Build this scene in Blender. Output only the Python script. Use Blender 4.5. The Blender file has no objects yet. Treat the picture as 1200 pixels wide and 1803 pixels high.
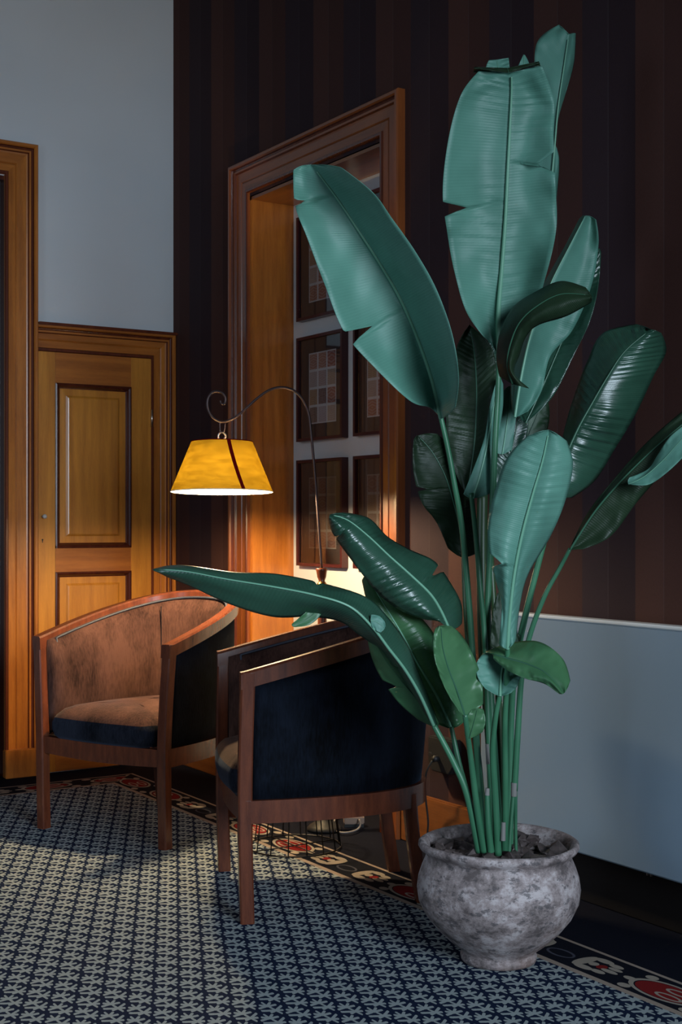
import bpy, bmesh, math, random
from mathutils import Vector, Matrix, noise
random.seed(7)
S = bpy.context.scene
COL = S.collection

# ------------------------------------------------------------------ camera
F = 2375.0; H = 1.05
ANG = math.atan2(1525, 2375)
CA, SA = math.cos(ANG), math.sin(ANG)
def W(X, Y, z):                    # view-aligned metres (right, forward) -> room metres
    px, py = X + .741, Y - 5.966
    return Vector((px*CA + py*SA, -px*SA + py*CA, z))
def PX(u, v, Y):                   # a measured point at real distance Y
    return W((u-600)/F*Y, Y, H + (920-v)*Y/F)
cam = bpy.data.cameras.new('camera'); co = bpy.data.objects.new('camera', cam); COL.objects.link(co)
co.location = W(0, 0, H); co.rotation_euler = (math.pi/2, 0, -ANG)
cam.sensor_fit = 'HORIZONTAL'; cam.sensor_width = 24; cam.lens = F/1200*24
cam.shift_y = 18.5/1200; cam.clip_start = .05
S.camera = co

# ------------------------------------------------------------------ light
wd = bpy.data.worlds.new('world'); S.world = wd; wd.use_nodes = True
wd.node_tree.nodes['Background'].inputs[0].default_value = (.56, .63, .78, 1)
wd.node_tree.nodes['Background'].inputs[1].default_value = .030
def area(name, loc, target, sx, sy, power, col):
    l = bpy.data.lights.new(name, 'AREA'); l.shape = 'RECTANGLE'; l.size = sx; l.size_y = sy
    l.energy = power; l.color = col
    o = bpy.data.objects.new(name, l); COL.objects.link(o); o.location = loc
    o.rotation_euler = (Vector(target)-Vector(loc)).to_track_quat('-Z', 'Y').to_euler()
    return o
l1 = area('window_light_right', W(1.9, -.9, 1.75), W(-.75, 3.6, .45), 1.3, 1.7, 40, (.70, .85, 1.0)); l1.data.spread = math.radians(72)
l2 = area('window_light_left', W(-2.9, .9, 1.9), W(-.1, 4.2, .6), 1.2, 1.8, 9, (.62, .80, 1.0)); l2.data.spread = math.radians(90)
S.view_settings.view_transform = 'Standard'; S.view_settings.look = 'None'
S.view_settings.exposure = 0.0; S.view_settings.gamma = 1.0; S.view_settings.use_curve_mapping = False
try: S.cycles.use_denoising = True
except Exception: pass

# ------------------------------------------------------------------ materials
def nt(m):
    m.use_nodes = True; t = m.node_tree; return t, t.nodes, t.links
class G:                           # tiny node-graph helper
    def __init__(s, name):
        s.m = bpy.data.materials.new(name); s.t, s.N, s.L = nt(s.m)
        s.b = s.N['Principled BSDF']
    def n(s, typ, props=None, **ins):
        x = s.N.new(typ)
        for k, v in (props or {}).items(): setattr(x, k, v)
        for k, v in ins.items():
            key = int(k[1:]) if k[0] == 'i' and k[1:].isdigit() else k.replace('_', ' ')
            s.set(x.inputs[key], v)
        return x
    def set(s, sock, v):
        if isinstance(v, bpy.types.NodeSocket): s.L.new(v, sock)
        elif isinstance(v, bpy.types.Node): s.L.new(v.outputs[0], sock)
        else:
            sock.default_value = v
    def math(s, op, a, b=0, c=0, clamp=False):
        x = s.n('ShaderNodeMath', {'operation': op, 'use_clamp': clamp}, i0=a, i1=b, i2=c); return x.outputs[0]
    def vm(s, op, a, b=(0, 0, 0)):
        x = s.n('ShaderNodeVectorMath', {'operation': op}, i0=a, i1=b)
        return x.outputs['Value'] if op in ('DOT_PRODUCT', 'LENGTH', 'DISTANCE') else x.outputs[0]
    def scale(s, a, f):
        x = s.n('ShaderNodeVectorMath', {'operation': 'SCALE'}, i0=a); s.set(x.inputs['Scale'], f); return x.outputs[0]
    def mix(s, f, a, b):
        x = s.n('ShaderNodeMix', {'data_type': 'RGBA'})
        s.set(x.inputs[0], f); s.set(x.inputs[6], a); s.set(x.inputs[7], b); return x.outputs[2]
    def coord(s, kind='Object', sc=(1, 1, 1)):
        tc = s.n('ShaderNodeTexCoord'); mp = s.n('ShaderNodeMapping', None, i0=tc.outputs[kind]); mp.inputs['Scale'].default_value = sc
        return mp.outputs[0]
    def noise(s, vec, scale=5, detail=4, rough=.55):
        x = s.n('ShaderNodeTexNoise', None, Vector=vec, Scale=scale, Detail=detail, Roughness=rough); return x.outputs[0]
    def ramp(s, fac, stops):
        x = s.n('ShaderNodeValToRGB', None, Fac=fac); e = x.color_ramp.elements
        while len(e) < len(stops): e.new(.5)
        for i, (p, c) in enumerate(stops):
            e[i].position = p; e[i].color = c if len(c) == 4 else (*c, 1)
        return x.outputs[0]
    def bump(s, h, strength=.3, dist=.002):
        x = s.n('ShaderNodeBump', None, Height=h, Strength=strength, Distance=dist); s.L.new(x.outputs[0], s.b.inputs['Normal'])
    def P(s, **k):
        for a, v in k.items():
            if isinstance(v, tuple) and len(v) == 3: v = (*v, 1)
            s.set(s.b.inputs[a.replace('_', ' ')], v)
        return s

def wood(name, c1, c2, rough=.32, sc=(9, 9, .7), coat=.35, wear=0):
    g = G(name); v = g.coord('Object', sc)
    n1 = g.noise(v, 4, 6, .6); n2 = g.noise(g.coord('Object', tuple(x*6 for x in sc)), 9, 3)
    f = g.math('ADD', g.math('MULTIPLY', n1, .8), g.math('MULTIPLY', n2, .25))
    col = g.ramp(f, [(.32, c1), (.72, c2)])
    if wear:
        w = g.noise(g.coord('Object', (60, 60, 60)), 6, 3, .7)
        w = g.ramp(w, [(.66, (0, 0, 0)), (.72, (1, 1, 1))])
        col = g.mix(g.math('MULTIPLY', w, wear), col, tuple(min(1, x*3+.03) for x in c2)+(1,))
    g.P(Base_Color=col, Roughness=rough, Coat_Weight=coat, Coat_Roughness=.18)
    g.bump(n2, .12, .001)
    return g.m
M = {}
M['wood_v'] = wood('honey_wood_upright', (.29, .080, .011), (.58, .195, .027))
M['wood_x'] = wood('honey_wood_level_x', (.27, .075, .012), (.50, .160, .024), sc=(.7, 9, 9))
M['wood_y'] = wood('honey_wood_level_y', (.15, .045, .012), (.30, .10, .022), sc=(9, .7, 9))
M['wood_panel'] = wood('honey_wood_panel', (.40, .135, .017), (.68, .275, .036), sc=(7, 7, .5))
M['wood_red'] = wood('red_brown_moulding', (.05, .010, .006), (.10, .022, .010), rough=.25)
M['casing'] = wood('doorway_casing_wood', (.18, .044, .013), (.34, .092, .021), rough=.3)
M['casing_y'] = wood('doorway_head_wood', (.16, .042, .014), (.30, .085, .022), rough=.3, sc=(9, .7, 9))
M['bead'] = wood('dark_red_bead', (.075, .016, .008), (.16, .036, .014), rough=.24, coat=.5)
M['mahogany'] = wood('mahogany_chair_wood', (.062, .016, .009), (.145, .038, .016), rough=.26, sc=(14, 14, 2.5), coat=.28, wear=.04)

def plain(name, col, rough=.5, metal=0, **k):
    g = G(name); g.P(Base_Color=(*col, 1), Roughness=rough, Metallic=metal, **k); return g.m
M['iron'] = plain('dark_bronze_iron', (.075, .05, .05), .38, .7)
M['brass'] = plain('polished_brass', (.75, .45, .14), .25, 1)
M['knob'] = plain('cream_knob', (.50, .46, .42), .25)
M['nickel'] = plain('pale_metal', (.6, .52, .45), .3, 1)
M['black'] = plain('black_plastic', (.005, .005, .006), .6)
M['skirting_shade'] = plain('shaded_skirting', (.008, .006, .006), .5)  # near-black: the shade below the radiator is put into the skirting colour
M['tan'] = plain('tan_plastic', (.26, .17, .12), .6)
M['cable'] = plain('grey_cable', (.22, .20, .19), .4)
M['wire'] = plain('black_wire', (.01, .009, .009), .4, .5)
M['frame'] = plain('dark_red_frame', (.055, .010, .012), .3)
M['mat'] = plain('charcoal_mount', (.030, .026, .028), .6)
M['void'] = plain('dark_door_leaf', (.015, .008, .010), .4)  # even near-black tone over the whole recessed leaf

g = G('white_plaster'); n = g.noise(g.coord('Object'), 60, 3); n2 = g.noise(g.coord('Object'), 1.3, 3)
g.P(Base_Color=g.ramp(n2, [(.3, (.60, .61, .62)), (.7, (.66, .67, .68))]), Roughness=.7); g.bump(n, .08, .001); M['white'] = g.m
g = G('radiator_enamel'); g.P(Base_Color=(.25, .33, .41), Roughness=.30, Coat_Weight=.6, Coat_Roughness=.25); M['radiator'] = g.m
g = G('radiator_edge'); g.P(Base_Color=(.75, .77, .78), Roughness=.3); M['radiator_edge'] = g.m

# striped wallpaper: bands of 20 cm measured from the corner
g = G('striped_wallpaper'); sx = g.n('ShaderNodeSeparateXYZ', None, i0=g.coord('Object')); t = g.math('MULTIPLY', sx.outputs[1], -1)
k = g.math('DIVIDE', g.math('SUBTRACT', t, .16), .2047)
par = g.math('MODULO', g.math('ADD', g.math('FLOOR', k), 10), 2)       # 0: blue-black, 1: brown
fine = g.noise(g.coord('Object', (1, 60, 8)), 14, 3); cloth = g.noise(g.coord('Object'), 160, 2)
frac = g.math('FRACT', k)
sub = g.math('MULTIPLY', g.math('GREATER_THAN', frac, .5), .22)
brown = g.mix(fine, (.060, .028, .024, 1), (.098, .044, .036, 1)); blue = g.mix(fine, (.032, .020, .024, 1), (.052, .032, .037, 1))
colr = g.mix(par, blue, brown)
dark = g.mix(sub, colr, (.02, .008, .010, 1))
seam = g.math('LESS_THAN', g.math('ABSOLUTE', g.math('SUBTRACT', frac, .5)), .006)
dark = g.mix(g.math('MULTIPLY', seam, .35), dark, (.10, .08, .08, 1))
speck = g.ramp(g.noise(g.coord('Object', (1, 1, .4)), 260, 2), [(.74, (0, 0, 0)), (.78, (1, 1, 1))])
dark = g.mix(g.math('MULTIPLY', speck, .25), dark, (.2, .16, .14, 1))
g.P(Base_Color=dark, Roughness=.8, Specular_IOR_Level=.08); g.bump(cloth, .22, .0012); M['paper'] = g.m

# carpet: woven sprig field with a flowered border
g = G('patterned_carpet'); pos = g.coord('Object'); sp = g.n('ShaderNodeSeparateXYZ', None, i0=pos); X, Y = sp.outputs[0], sp.outputs[1]
E2 = (.0365, -.054); EA = (.031, .0645); det = E2[0]*EA[1]-E2[1]*EA[0]
p = g.math('SUBTRACT', g.math('MULTIPLY', X, EA[1]/det), g.math('MULTIPLY_ADD', Y, EA[0]/det, .254))
q = g.math('ADD', g.math('MULTIPLY', Y, E2[0]/det), g.math('MULTIPLY_ADD', X, -E2[1]/det, .06))
SX = 1.6
cp = g.math('MULTIPLY', g.math('SUBTRACT', g.math('FRACT', p), .5), SX); cq = g.math('SUBTRACT', g.math('FRACT', q), .5)
cell = g.n('ShaderNodeCombineXYZ', None, X=cp, Y=cq).outputs[0]
def pq(x, y):
    dx, dy = x-325, y-340; Q = 0
    for _ in range(6): P_ = (dx+65*Q)/700; Q = -(dy-130*P_)/300
    return (P_*SX, Q, 0)
L0, R0 = (230, 290), (460, 405)
segs = [(L0, (100, 205)), (L0, (45, 268)), (L0, (40, 345)), (L0, (300, 205)), ((240, 300), (440, 262)), (R0, (310, 325)),
        (R0, (590, 300)), (R0, (625, 400)), (R0, (605, 478)), (R0, (350, 450)), ((110, 408), (380, 408))]
dmin = None
for A_, B_ in segs:
    a = Vector(pq(*A_)); b = Vector(pq(*B_)); ba = b-a
    pa = g.vm('SUBTRACT', cell, tuple(a))
    h = g.math('DIVIDE', g.vm('DOT_PRODUCT', pa, tuple(ba)), ba.dot(ba), clamp=True)
    d = g.vm('DISTANCE', pa, g.scale(tuple(ba), h))
    dmin = d if dmin is None else g.math('MINIMUM', dmin, d)
wob = g.math('MULTIPLY', g.noise(pos, 220, 2), .035)
motif = g.math('LESS_THAN', g.math('ADD', dmin, wob), .094)
def band(v, c, w): return g.math('LESS_THAN', g.math('ABSOLUTE', g.math('SUBTRACT', v, c)), w)
# distance from the two walls (positive into the room)
dx = g.math('MULTIPLY', X, -1); dy = g.math('MULTIPLY', Y, -1)
# left wall border is shifted so that both borders share the same widths
e = g.math('MINIMUM', dx, g.math('ADD', dy, .085))
useX = g.math('LESS_THAN', dx, g.math('ADD', dy, .085))
along = g.math('ADD', g.math('MULTIPLY', useX, dy), g.math('MULTIPLY', g.math('SUBTRACT', 1, useX), dx))
infield = g.math('GREATER_THAN', e, .425)
line = g.math('MAXIMUM', band(e, .432, .009), band(e, .288, .0055))
pp = g.math('PINGPONG', g.math('ADD', along, 60*.96-1.98), .48)
ec = g.math('SUBTRACT', e, .360)
def ell(c, ex, rx, ry):
    a = g.math('DIVIDE', g.math('SUBTRACT', pp, c), rx); b = g.math('DIVIDE', g.math('SUBTRACT', ec, ex), ry)
    return g.math('SQRT', g.math('ADD', g.math('MULTIPLY', a, a), g.math('MULTIPLY', b, b)))
def lt(a, b): return g.math('LESS_THAN', a, b)
def mx(*a):
    r = a[0]
    for b in a[1:]: r = g.math('MAXIMUM', r, b)
    return r
def sub(a, b): return g.math('MULTIPLY', a, g.math('SUBTRACT', 1, b))
petals = mx(lt(ell(.075, .0, .018, .040), 1), lt(ell(.105, .035, .030, .012), 1), lt(ell(.105, -.035, .030, .012), 1),
            lt(ell(.150, .030, .022, .010), 1), lt(ell(.150, -.030, .022, .010), 1), lt(ell(.165, .008, .026, .009), 1),
            lt(ell(.165, -.012, .022, .008), 1), lt(ell(.105, .0, .014, .012), 1))
redc = lt(ell(.132, 0, .014, .014), 1)
heart = ell(.335, 0, .105, .050)
scal = mx(lt(ell(.25, .045, .018, .012), 1), lt(ell(.25, -.045, .018, .012), 1), lt(ell(.44, .048, .020, .012), 1),
          lt(ell(.44, -.048, .020, .012), 1), lt(ell(.225, .0, .020, .010), 1))
outline = mx(sub(lt(heart, 1), lt(heart, .86)), scal, sub(lt(ell(.36, .018, .04, .014), 1), lt(ell(.36, .018, .03, .008), 1)),
             sub(lt(ell(.36, -.018, .04, .014), 1), lt(ell(.36, -.018, .03, .008), 1)))
redh = lt(heart, .82)
sq = sub(lt(ell(0, .01, .045, .024), 1), lt(ell(0, .01, .038, .017), 1))
inb = g.math('MULTIPLY', g.math('GREATER_THAN', e, .295), g.math('LESS_THAN', e, .42))
pile = g.noise(pos, 420, 2)
navy = g.mix(pile, (.004, .008, .022, 1), (.012, .020, .048, 1))
cream = g.mix(pile, (.20, .225, .23, 1), (.32, .355, .355, 1))
creamb = (.26, .22, .18, 1)
field = g.mix(motif, navy, cream)
bcol = g.mix(mx(petals, outline), (.006, .007, .012, 1), creamb)
bcol = g.mix(g.math('MULTIPLY', sq, .5), bcol, (.10, .10, .13, 1))
bcol = g.mix(g.math('MULTIPLY', sub(mx(redc, redh), mx(outline, petals)), .95), bcol, (.16, .012, .012, 1))
bcol = g.mix(inb, (.006, .007, .013, 1), bcol)
bcol = g.mix(line, bcol, (.27, .21, .17, 1))
c = g.mix(infield, bcol, field); c = g.mix(g.math('MULTIPLY', infield, line), c, (.27, .21, .17, 1))
g.P(Base_Color=c, Roughness=.9, Specular_IOR_Level=.04)
g.bump(g.math('ADD', pile, g.math('MULTIPLY', motif, .5)), .5, .0015); M['carpet'] = g.m

# velvet
def velvet(name, c1, c2, sheen, tint):
    g = G(name); n = g.noise(g.coord('Object', (1, 1, .55)), 7, 5, .65); n2 = g.noise(g.coord('Object', (3, 3, .6)), 60, 3)
    f = g.math('ADD', g.math('MULTIPLY', n, .75), g.math('MULTIPLY', n2, .3))
    g.P(Base_Color=g.ramp(f, [(.38, c1), (.62, c2)]), Roughness=.85, Specular_IOR_Level=.08, Sheen_Weight=sheen, Sheen_Roughness=.35, Sheen_Tint=tint)
    g.bump(n2, .5, .002); return g.m
M['velvet'] = velvet('brown_velvet', (.018, .008, .007), (.082, .038, .029), .16, (.9, .75, .65))
M['velvet_dark'] = velvet('midnight_velvet', (.0010, .0012, .002), (.0055, .008, .0145), .035, (.35, .6, 1.0))
M['velvet_band'] = velvet('slate_velvet', (.003, .0035, .006), (.018, .021, .033), .15, (.5, .65, 1.0))
M['piping'] = plain('slate_piping', (.03, .035, .055), .6)

# pot
g = G('weathered_clay'); v = g.coord('Object', (1, 1, 1.3)); a = g.noise(v, 15, 8, .75); b = g.noise(g.coord('Object', (1, 1, 1.8)), 30, 6, .75); c2 = g.noise(v, 3, 3)
base = g.ramp(a, [(.38, (.10, .078, .076)), (.5, (.28, .225, .22)), (.60, (.46, .40, .40))])
spots = g.ramp(b, [(.55, (0, 0, 0)), (.60, (1, 1, 1))])
base = g.mix(g.math('MULTIPLY', spots, .7), base, (.05, .045, .05, 1))
base = g.mix(g.ramp(c2, [(.55, (0, 0, 0)), (.75, (1, 1, 1))]), base, (.20, .11, .08, 1))
g.P(Base_Color=base, Roughness=.75); g.bump(g.math('ADD', a, b), .5, .004); M['clay'] = g.m
g = G('bark'); a = g.noise(g.coord('Object', (1, 1, 3)), 30, 5)
g.P(Base_Color=g.ramp(a, [(.3, (.02, .014, .013)), (.75, (.13, .095, .09))]), Roughness=.6); g.bump(a, .6, .003); M['bark'] = g.m
M['soil'] = plain('dark_soil', (.008, .006, .006), .9)

# leaves : UV u = across (0 midrib, 1 edge), v = along
def leafmat(name, c1, c2, rough, spec, pleat, trans):
    g = G(name); tc = g.n('ShaderNodeTexCoord'); uv = tc.outputs['UV']; s = g.n('ShaderNodeSeparateXYZ', None, i0=uv)
    au = g.math('ABSOLUTE', s.outputs[0])
    ph = g.math('ADD', s.outputs[1], g.math('MULTIPLY', au, -.035))
    wv = g.math('SINE', g.math('MULTIPLY', ph, 700)); wv2 = g.math('SINE', g.math('ADD', g.math('MULTIPLY', ph, 236), g.math('MULTIPLY', g.noise(uv, 7, 2), 9)))
    n = g.noise(g.coord('Object'), 5, 3); n3 = g.noise(g.coord('Object'), 18, 4)
    f = g.math('ADD', n, g.math('MULTIPLY', wv, .03))
    col = g.ramp(f, [(.3, c1), (.7, c2)])
    vein = g.math('LESS_THAN', au, .03)
    g.P(Base_Color=col, Roughness=rough, Specular_IOR_Level=spec, Subsurface_Weight=0.0)
    hh = g.math('ADD', g.math('ADD', g.math('MULTIPLY', wv, .6), g.math('MULTIPLY', wv2, .35)), g.math('MULTIPLY', n3, 2.0))
    g.bump(hh, pleat, .0018)
    # light through the blade
    tr = g.n('ShaderNodeBsdfTranslucent', None, Color=tuple(min(1, x*1.3) for x in c2)+(1,)); mxs = g.n('ShaderNodeMixShader', None, i0=trans)
    g.L.new(g.b.outputs[0], mxs.inputs[1]); g.L.new(tr.outputs[0], mxs.inputs[2])
    g.L.new(mxs.outputs[0], g.N['Material Output'].inputs[0])
    return g.m
M['leaf_pale'] = leafmat('leaf_underside', (.070, .190, .145), (.115, .285, .220), .50, .4, .10, .06)
M['leaf_dark'] = leafmat('leaf_upper_side', (.012, .046, .028), (.030, .095, .060), .33, .85, .12, .10)
M['leaf_mid'] = leafmat('leaf_upper_side_young', (.034, .115, .050), (.075, .195, .085), .38, .5, .10, .14)
M['leaf_shade'] = leafmat('leaf_shaded', (.010, .024, .011), (.020, .042, .020), .46, .3, .12, .10)  # darker leaf copy, shade of the back leaves put into its colour
g = G('stem_green'); a = g.noise(g.coord('Object', (1, 1, .3)), 12, 3)
g.P(Base_Color=g.ramp(a, [(.3, (.022, .10, .050)), (.7, (.055, .19, .10))]), Roughness=.38); M['stem'] = g.m
g = G('stem_olive'); g.P(Base_Color=(.035, .075, .030, 1), Roughness=.4); M['stem_dark'] = g.m
g = G('rib_green'); g.P(Base_Color=(.15, .34, .23, 1), Roughness=.35); M['rib'] = g.m
M['rib_dark'] = plain('rib_dark_green', (.035, .11, .065), .35)
M['sheath'] = plain('dry_sheath', (.17, .16, .15), .7)

# lampshade
g = G('amber_lampshade'); n = g.noise(g.coord('Object', (1, 1, 4)), 18, 4, .6)
col = g.ramp(n, [(.35, (.018, .0096, .0004)), (.65, (.029, .0165, .0009))])
gm = g.n('ShaderNodeNewGeometry'); dcol = g.mix(gm.outputs['Backfacing'], (.62, .30, .02, 1), (.80, .72, .55, 1))
g.N.remove(g.b); df = g.n('ShaderNodeBsdfDiffuse', None, Color=dcol); tr = g.n('ShaderNodeBsdfTranslucent', None, Color=col)
ms = g.n('ShaderNodeMixShader', None, i0=.5); g.L.new(df.outputs[0], ms.inputs[1]); g.L.new(tr.outputs[0], ms.inputs[2])
g.L.new(ms.outputs[0], g.N['Material Output'].inputs[0]); M['shade'] = g.m
M['shade_white'] = plain('shade_lining', (.9, .85, .7), .7)
g = G('red_ribbon'); g.N.remove(g.b); tr = g.n('ShaderNodeBsdfTranslucent', None, Color=(.012, .0005, .0004, 1)); df = g.n('ShaderNodeBsdfDiffuse', None, Color=(.22, .008, .007, 1))
ms = g.n('ShaderNodeMixShader', None, i0=.35); g.L.new(df.outputs[0], ms.inputs[1]); g.L.new(tr.outputs[0], ms.inputs[2]); g.L.new(ms.outputs[0], g.N['Material Output'].inputs[0]); M['ribbon'] = g.m
g = G('bulb_glow'); g.P(Base_Color=(1, .9, .7), Emission_Color=(1, .72, .36, 1), Emission_Strength=14.0); M['bulb'] = g.m
g = G('picture_glass'); g.N.remove(g.b); tp = g.n('ShaderNodeBsdfTransparent', None, Color=(.92, .92, .92, 1)); gl = g.n('ShaderNodeBsdfGlossy', None, Color=(1, 1, 1, 1), Roughness=.03)
fr = g.n('ShaderNodeFresnel', None, IOR=1.85); ms = g.n('ShaderNodeMixShader', None, i0=fr); g.L.new(tp.outputs[0], ms.inputs[1]); g.L.new(gl.outputs[0], ms.inputs[2]); g.L.new(ms.outputs[0], g.N['Material Output'].inputs[0]); M['glass'] = g.m

def printmat(name, dim, seed):
    g = G(name); tc = g.n('ShaderNodeTexCoord'); uv = tc.outputs['UV']
    v = g.vm('MULTIPLY', uv, (3, 4, 1)); fl = g.vm('FLOOR', v); fr = g.vm('FRACTION', v)
    wn = g.n('ShaderNodeTexWhiteNoise', {'noise_dimensions': '3D'}, i0=g.vm('ADD', fl, (seed, seed*2, 0)))
    colr = g.ramp(wn.outputs[0], [(0, (.34, .10, .08)), (.25, (.45, .16, .09)), (.5, (.5, .40, .40)), (.75, (.48, .26, .10)), (1, (.12, .05, .06))])
    ctr = g.vm('SUBTRACT', fr, (.5, .5, 0)); s = g.n('ShaderNodeSeparateXYZ', None, i0=ctr)
    ax = g.math('ABSOLUTE', s.outputs[0]); ay = g.math('ABSOLUTE', s.outputs[1])
    dia = g.math('SINE', g.math('MULTIPLY', g.math('ADD', ax, g.math('MULTIPLY', ay, wn.outputs[0])), 42))
    dia2 = g.math('SINE', g.math('MULTIPLY', g.math('SUBTRACT', ax, ay), 30))
    pat = g.math('GREATER_THAN', g.math('MULTIPLY', dia, dia2), .15)
    colr = g.mix(g.math('MULTIPLY', pat, .55), colr, (.62, .50, .46, 1))
    edge = g.math('GREATER_THAN', g.math('MAXIMUM', ax, ay), .43)
    colr = g.mix(edge, colr, (.72, .66, .64, 1))
    colr = g.mix(dim, colr, (.03, .026, .026, 1))
    g.P(Base_Color=colr, Roughness=.6); return g.m
M['print_a'] = printmat('ornament_print_light', .1, 3); M['print_b'] = printmat('ornament_print_light_two', .15, 8); M['print_c'] = printmat('ornament_print_dark', .78, 5)

# ------------------------------------------------------------------ object helpers
def link(name, me, mat, parent=None, smooth=False):
    o = bpy.data.objects.new(name, me); COL.objects.link(o)
    for m in (mat if isinstance(mat, (list, tuple)) else [mat]): me.materials.append(m)
    if parent: o.parent = parent
    if smooth:
        for p_ in me.polygons: p_.use_smooth = True
    return o
def from_bm(name, bm, mat, parent=None, smooth=False):
    bmesh.ops.recalc_face_normals(bm, faces=bm.faces)
    me = bpy.data.meshes.new(name); bm.to_mesh(me); bm.free(); return link(name, me, mat, parent, smooth)
def empty(name, loc=(0, 0, 0), rz=0):
    o = bpy.data.objects.new(name, None); COL.objects.link(o); o.location = loc; o.rotation_euler = (0, 0, rz); o.empty_display_size = .1
    return o
def tag(o, label=None, cat=None, group=None, kind=None):
    if label: o['label'] = label
    if cat: o['category'] = cat
    if group: o['group'] = group
    if kind: o['kind'] = kind
    return o
def box(bm, lo, hi):
    vs = [bm.verts.new((x, y, z)) for x in (lo[0], hi[0]) for y in (lo[1], hi[1]) for z in (lo[2], hi[2])]
    for f in ((0, 1, 3, 2), (4, 6, 7, 5), (0, 4, 5, 1), (2, 3, 7, 6), (0, 2, 6, 4), (1, 5, 7, 3)): bm.faces.new([vs[i] for i in f])
    return vs
def boxobj(name, lo, hi, mat, parent=None, bev=0):
    bm = bmesh.new(); lo, hi = [min(a, b) for a, b in zip(lo, hi)], [max(a, b) for a, b in zip(lo, hi)]; box(bm, lo, hi)
    if bev: bmesh.ops.bevel(bm, geom=list(bm.edges), offset=bev, segments=2, affect='EDGES')
    return from_bm(name, bm, mat, parent)
def catmull(pts, n):
    out = []; m = len(pts)-1
    for i in range(n+1):
        t = i/n*m; k_ = min(int(t), m-1); f = t-k_
        p0 = pts[max(k_-1, 0)]; p1 = pts[k_]; p2 = pts[k_+1]; p3 = pts[min(k_+2, m)]
        out.append([.5*(2*b+(c_-a)*f+(2*a-5*b+4*c_-d)*f*f+(-a+3*b-3*c_+d)*f**3) for a, b, c_, d in zip(p0, p1, p2, p3)])
    return out
def tube(bm, pts, radii, seg=8, cap=True):
    pts = [Vector(p_) for p_ in pts]; rings = []; up = None
    for i, p_ in enumerate(pts):
        d = (pts[min(i+1, len(pts)-1)]-pts[max(i-1, 0)]).normalized()
        if up is None: up = Vector((0, 0, 1)) if abs(d.z) < .9 else Vector((1, 0, 0))
        a = d.cross(up).normalized(); b = a.cross(d).normalized(); up = b
        r = radii[i] if isinstance(radii, (list, tuple)) else radii
        rings.append([bm.verts.new(p_+(a*math.cos(2*math.pi*j/seg)+b*math.sin(2*math.pi*j/seg))*r) for j in range(seg)])
    for r0, r1 in zip(rings, rings[1:]):
        for j in range(seg): bm.faces.new((r0[j], r0[(j+1) % seg], r1[(j+1) % seg], r1[j]))
    if cap: bm.faces.new(rings[0][::-1]); bm.faces.new(rings[-1])
def tubeobj(name, pts, radii, mat, parent=None, seg=8):
    bm = bmesh.new(); tube(bm, pts, radii, seg); return from_bm(name, bm, mat, parent, True)
def lathe(bm, prof, seg=48, c=(0, 0, 0)):
    rings = []
    for r, z in prof:
        rings.append([bm.verts.new((c[0]+r*math.cos(2*math.pi*j/seg), c[1]+r*math.sin(2*math.pi*j/seg), c[2]+z)) for j in range(seg)])
    for r0, r1 in zip(rings, rings[1:]):
        for j in range(seg): bm.faces.new((r0[j], r0[(j+1) % seg], r1[(j+1) % seg], r1[j]))
    return rings

# ------------------------------------------------------------------ room shell
RW = lambda d, t, z: Vector((-d, -t, z))        # striped wall: t metres from the corner, d proud of it
LW = lambda d, s, z: Vector((-s, -d, z))        # white wall
TOP = 3.7
def slab(name, lo, hi, mat): return tag(boxobj(name, lo, hi, mat), kind='structure')
slab('floor', (-6.5, -8.0, -.05), (.30, .10, 0), M['carpet'])
slab('ceiling', (-6.5, -8.0, TOP), (.30, .10, TOP+.05), M['white'])
# wall_right with the doorway recess (t .70 - 1.64, z 0 - 2.346)
bm = bmesh.new()
box(bm, (0, -.70, 0), (.12, 0.10, TOP)); box(bm, (0, -8.0, 0), (.12, -1.64, TOP)); box(bm, (0, -1.64, 2.346), (.12, -.70, TOP))
wr = tag(from_bm('wall_right', bm, M['paper']), kind='structure')
bm = bmesh.new(); box(bm, (.195, -1.9, 0), (.25, -.5, 2.6)); tag(from_bm('wall_recess', bm, M['white']), kind='structure')
bm = bmesh.new()
box(bm, (-.765, 0, 0), (0, .10, TOP)); box(bm, (-1.75, 0, 2.476), (-.765, .10, TOP)); box(bm, (-6.5, 0, 0), (-1.75, .10, TOP))
tag(from_bm('wall_left', bm, M['white']), kind='structure')

def sweep_frame(name, mapf, pts, prof, mat, parent):
    """mitred moulding along pts (inner->outer offset is to the left of travel); prof = (inset from outer edge, proud)"""
    n = len(pts); V = []
    for i, (s, z) in enumerate(pts):
        P0 = Vector((s, z)); d1 = (P0-Vector(pts[i-1])).normalized() if i > 0 else None
        d2 = (Vector(pts[i+1])-P0).normalized() if i < n-1 else None
        if d1 is None: d1 = d2
        if d2 is None: d2 = d1
        n1 = Vector((-d1.y, d1.x)); n2 = Vector((-d2.y, d2.x)); mvec = n1+n2; mvec = mvec/mvec.dot(n1)
        V.append([mapf(pr, s+mvec.x*w, z+mvec.y*w) for w, pr in prof])
    for i in range(n-1):
        bm = bmesh.new(); r0 = [bm.verts.new(v) for v in V[i]]; r1 = [bm.verts.new(v) for v in V[i+1]]
        for j in range(len(prof)-1):
            fc = bm.faces.new((r0[j], r0[j+1], r1[j+1], r1[j]))
            if isinstance(mat, tuple) and j in (4, 5, 6, 8, 14, 15, 16): fc.material_index = 1
        bm.faces.new(r0); bm.faces.new(r1); horiz = abs(pts[i][1]-pts[i+1][1]) < 1e-4
        o = from_bm(name, bm, [mat[1 if horiz else 0], M['bead']] if isinstance(mat, tuple) else mat, None); under(o, parent)
def under(o, parent): o.parent = parent; o.matrix_parent_inverse = Matrix.Translation(-Vector(parent.location)); return o
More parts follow.
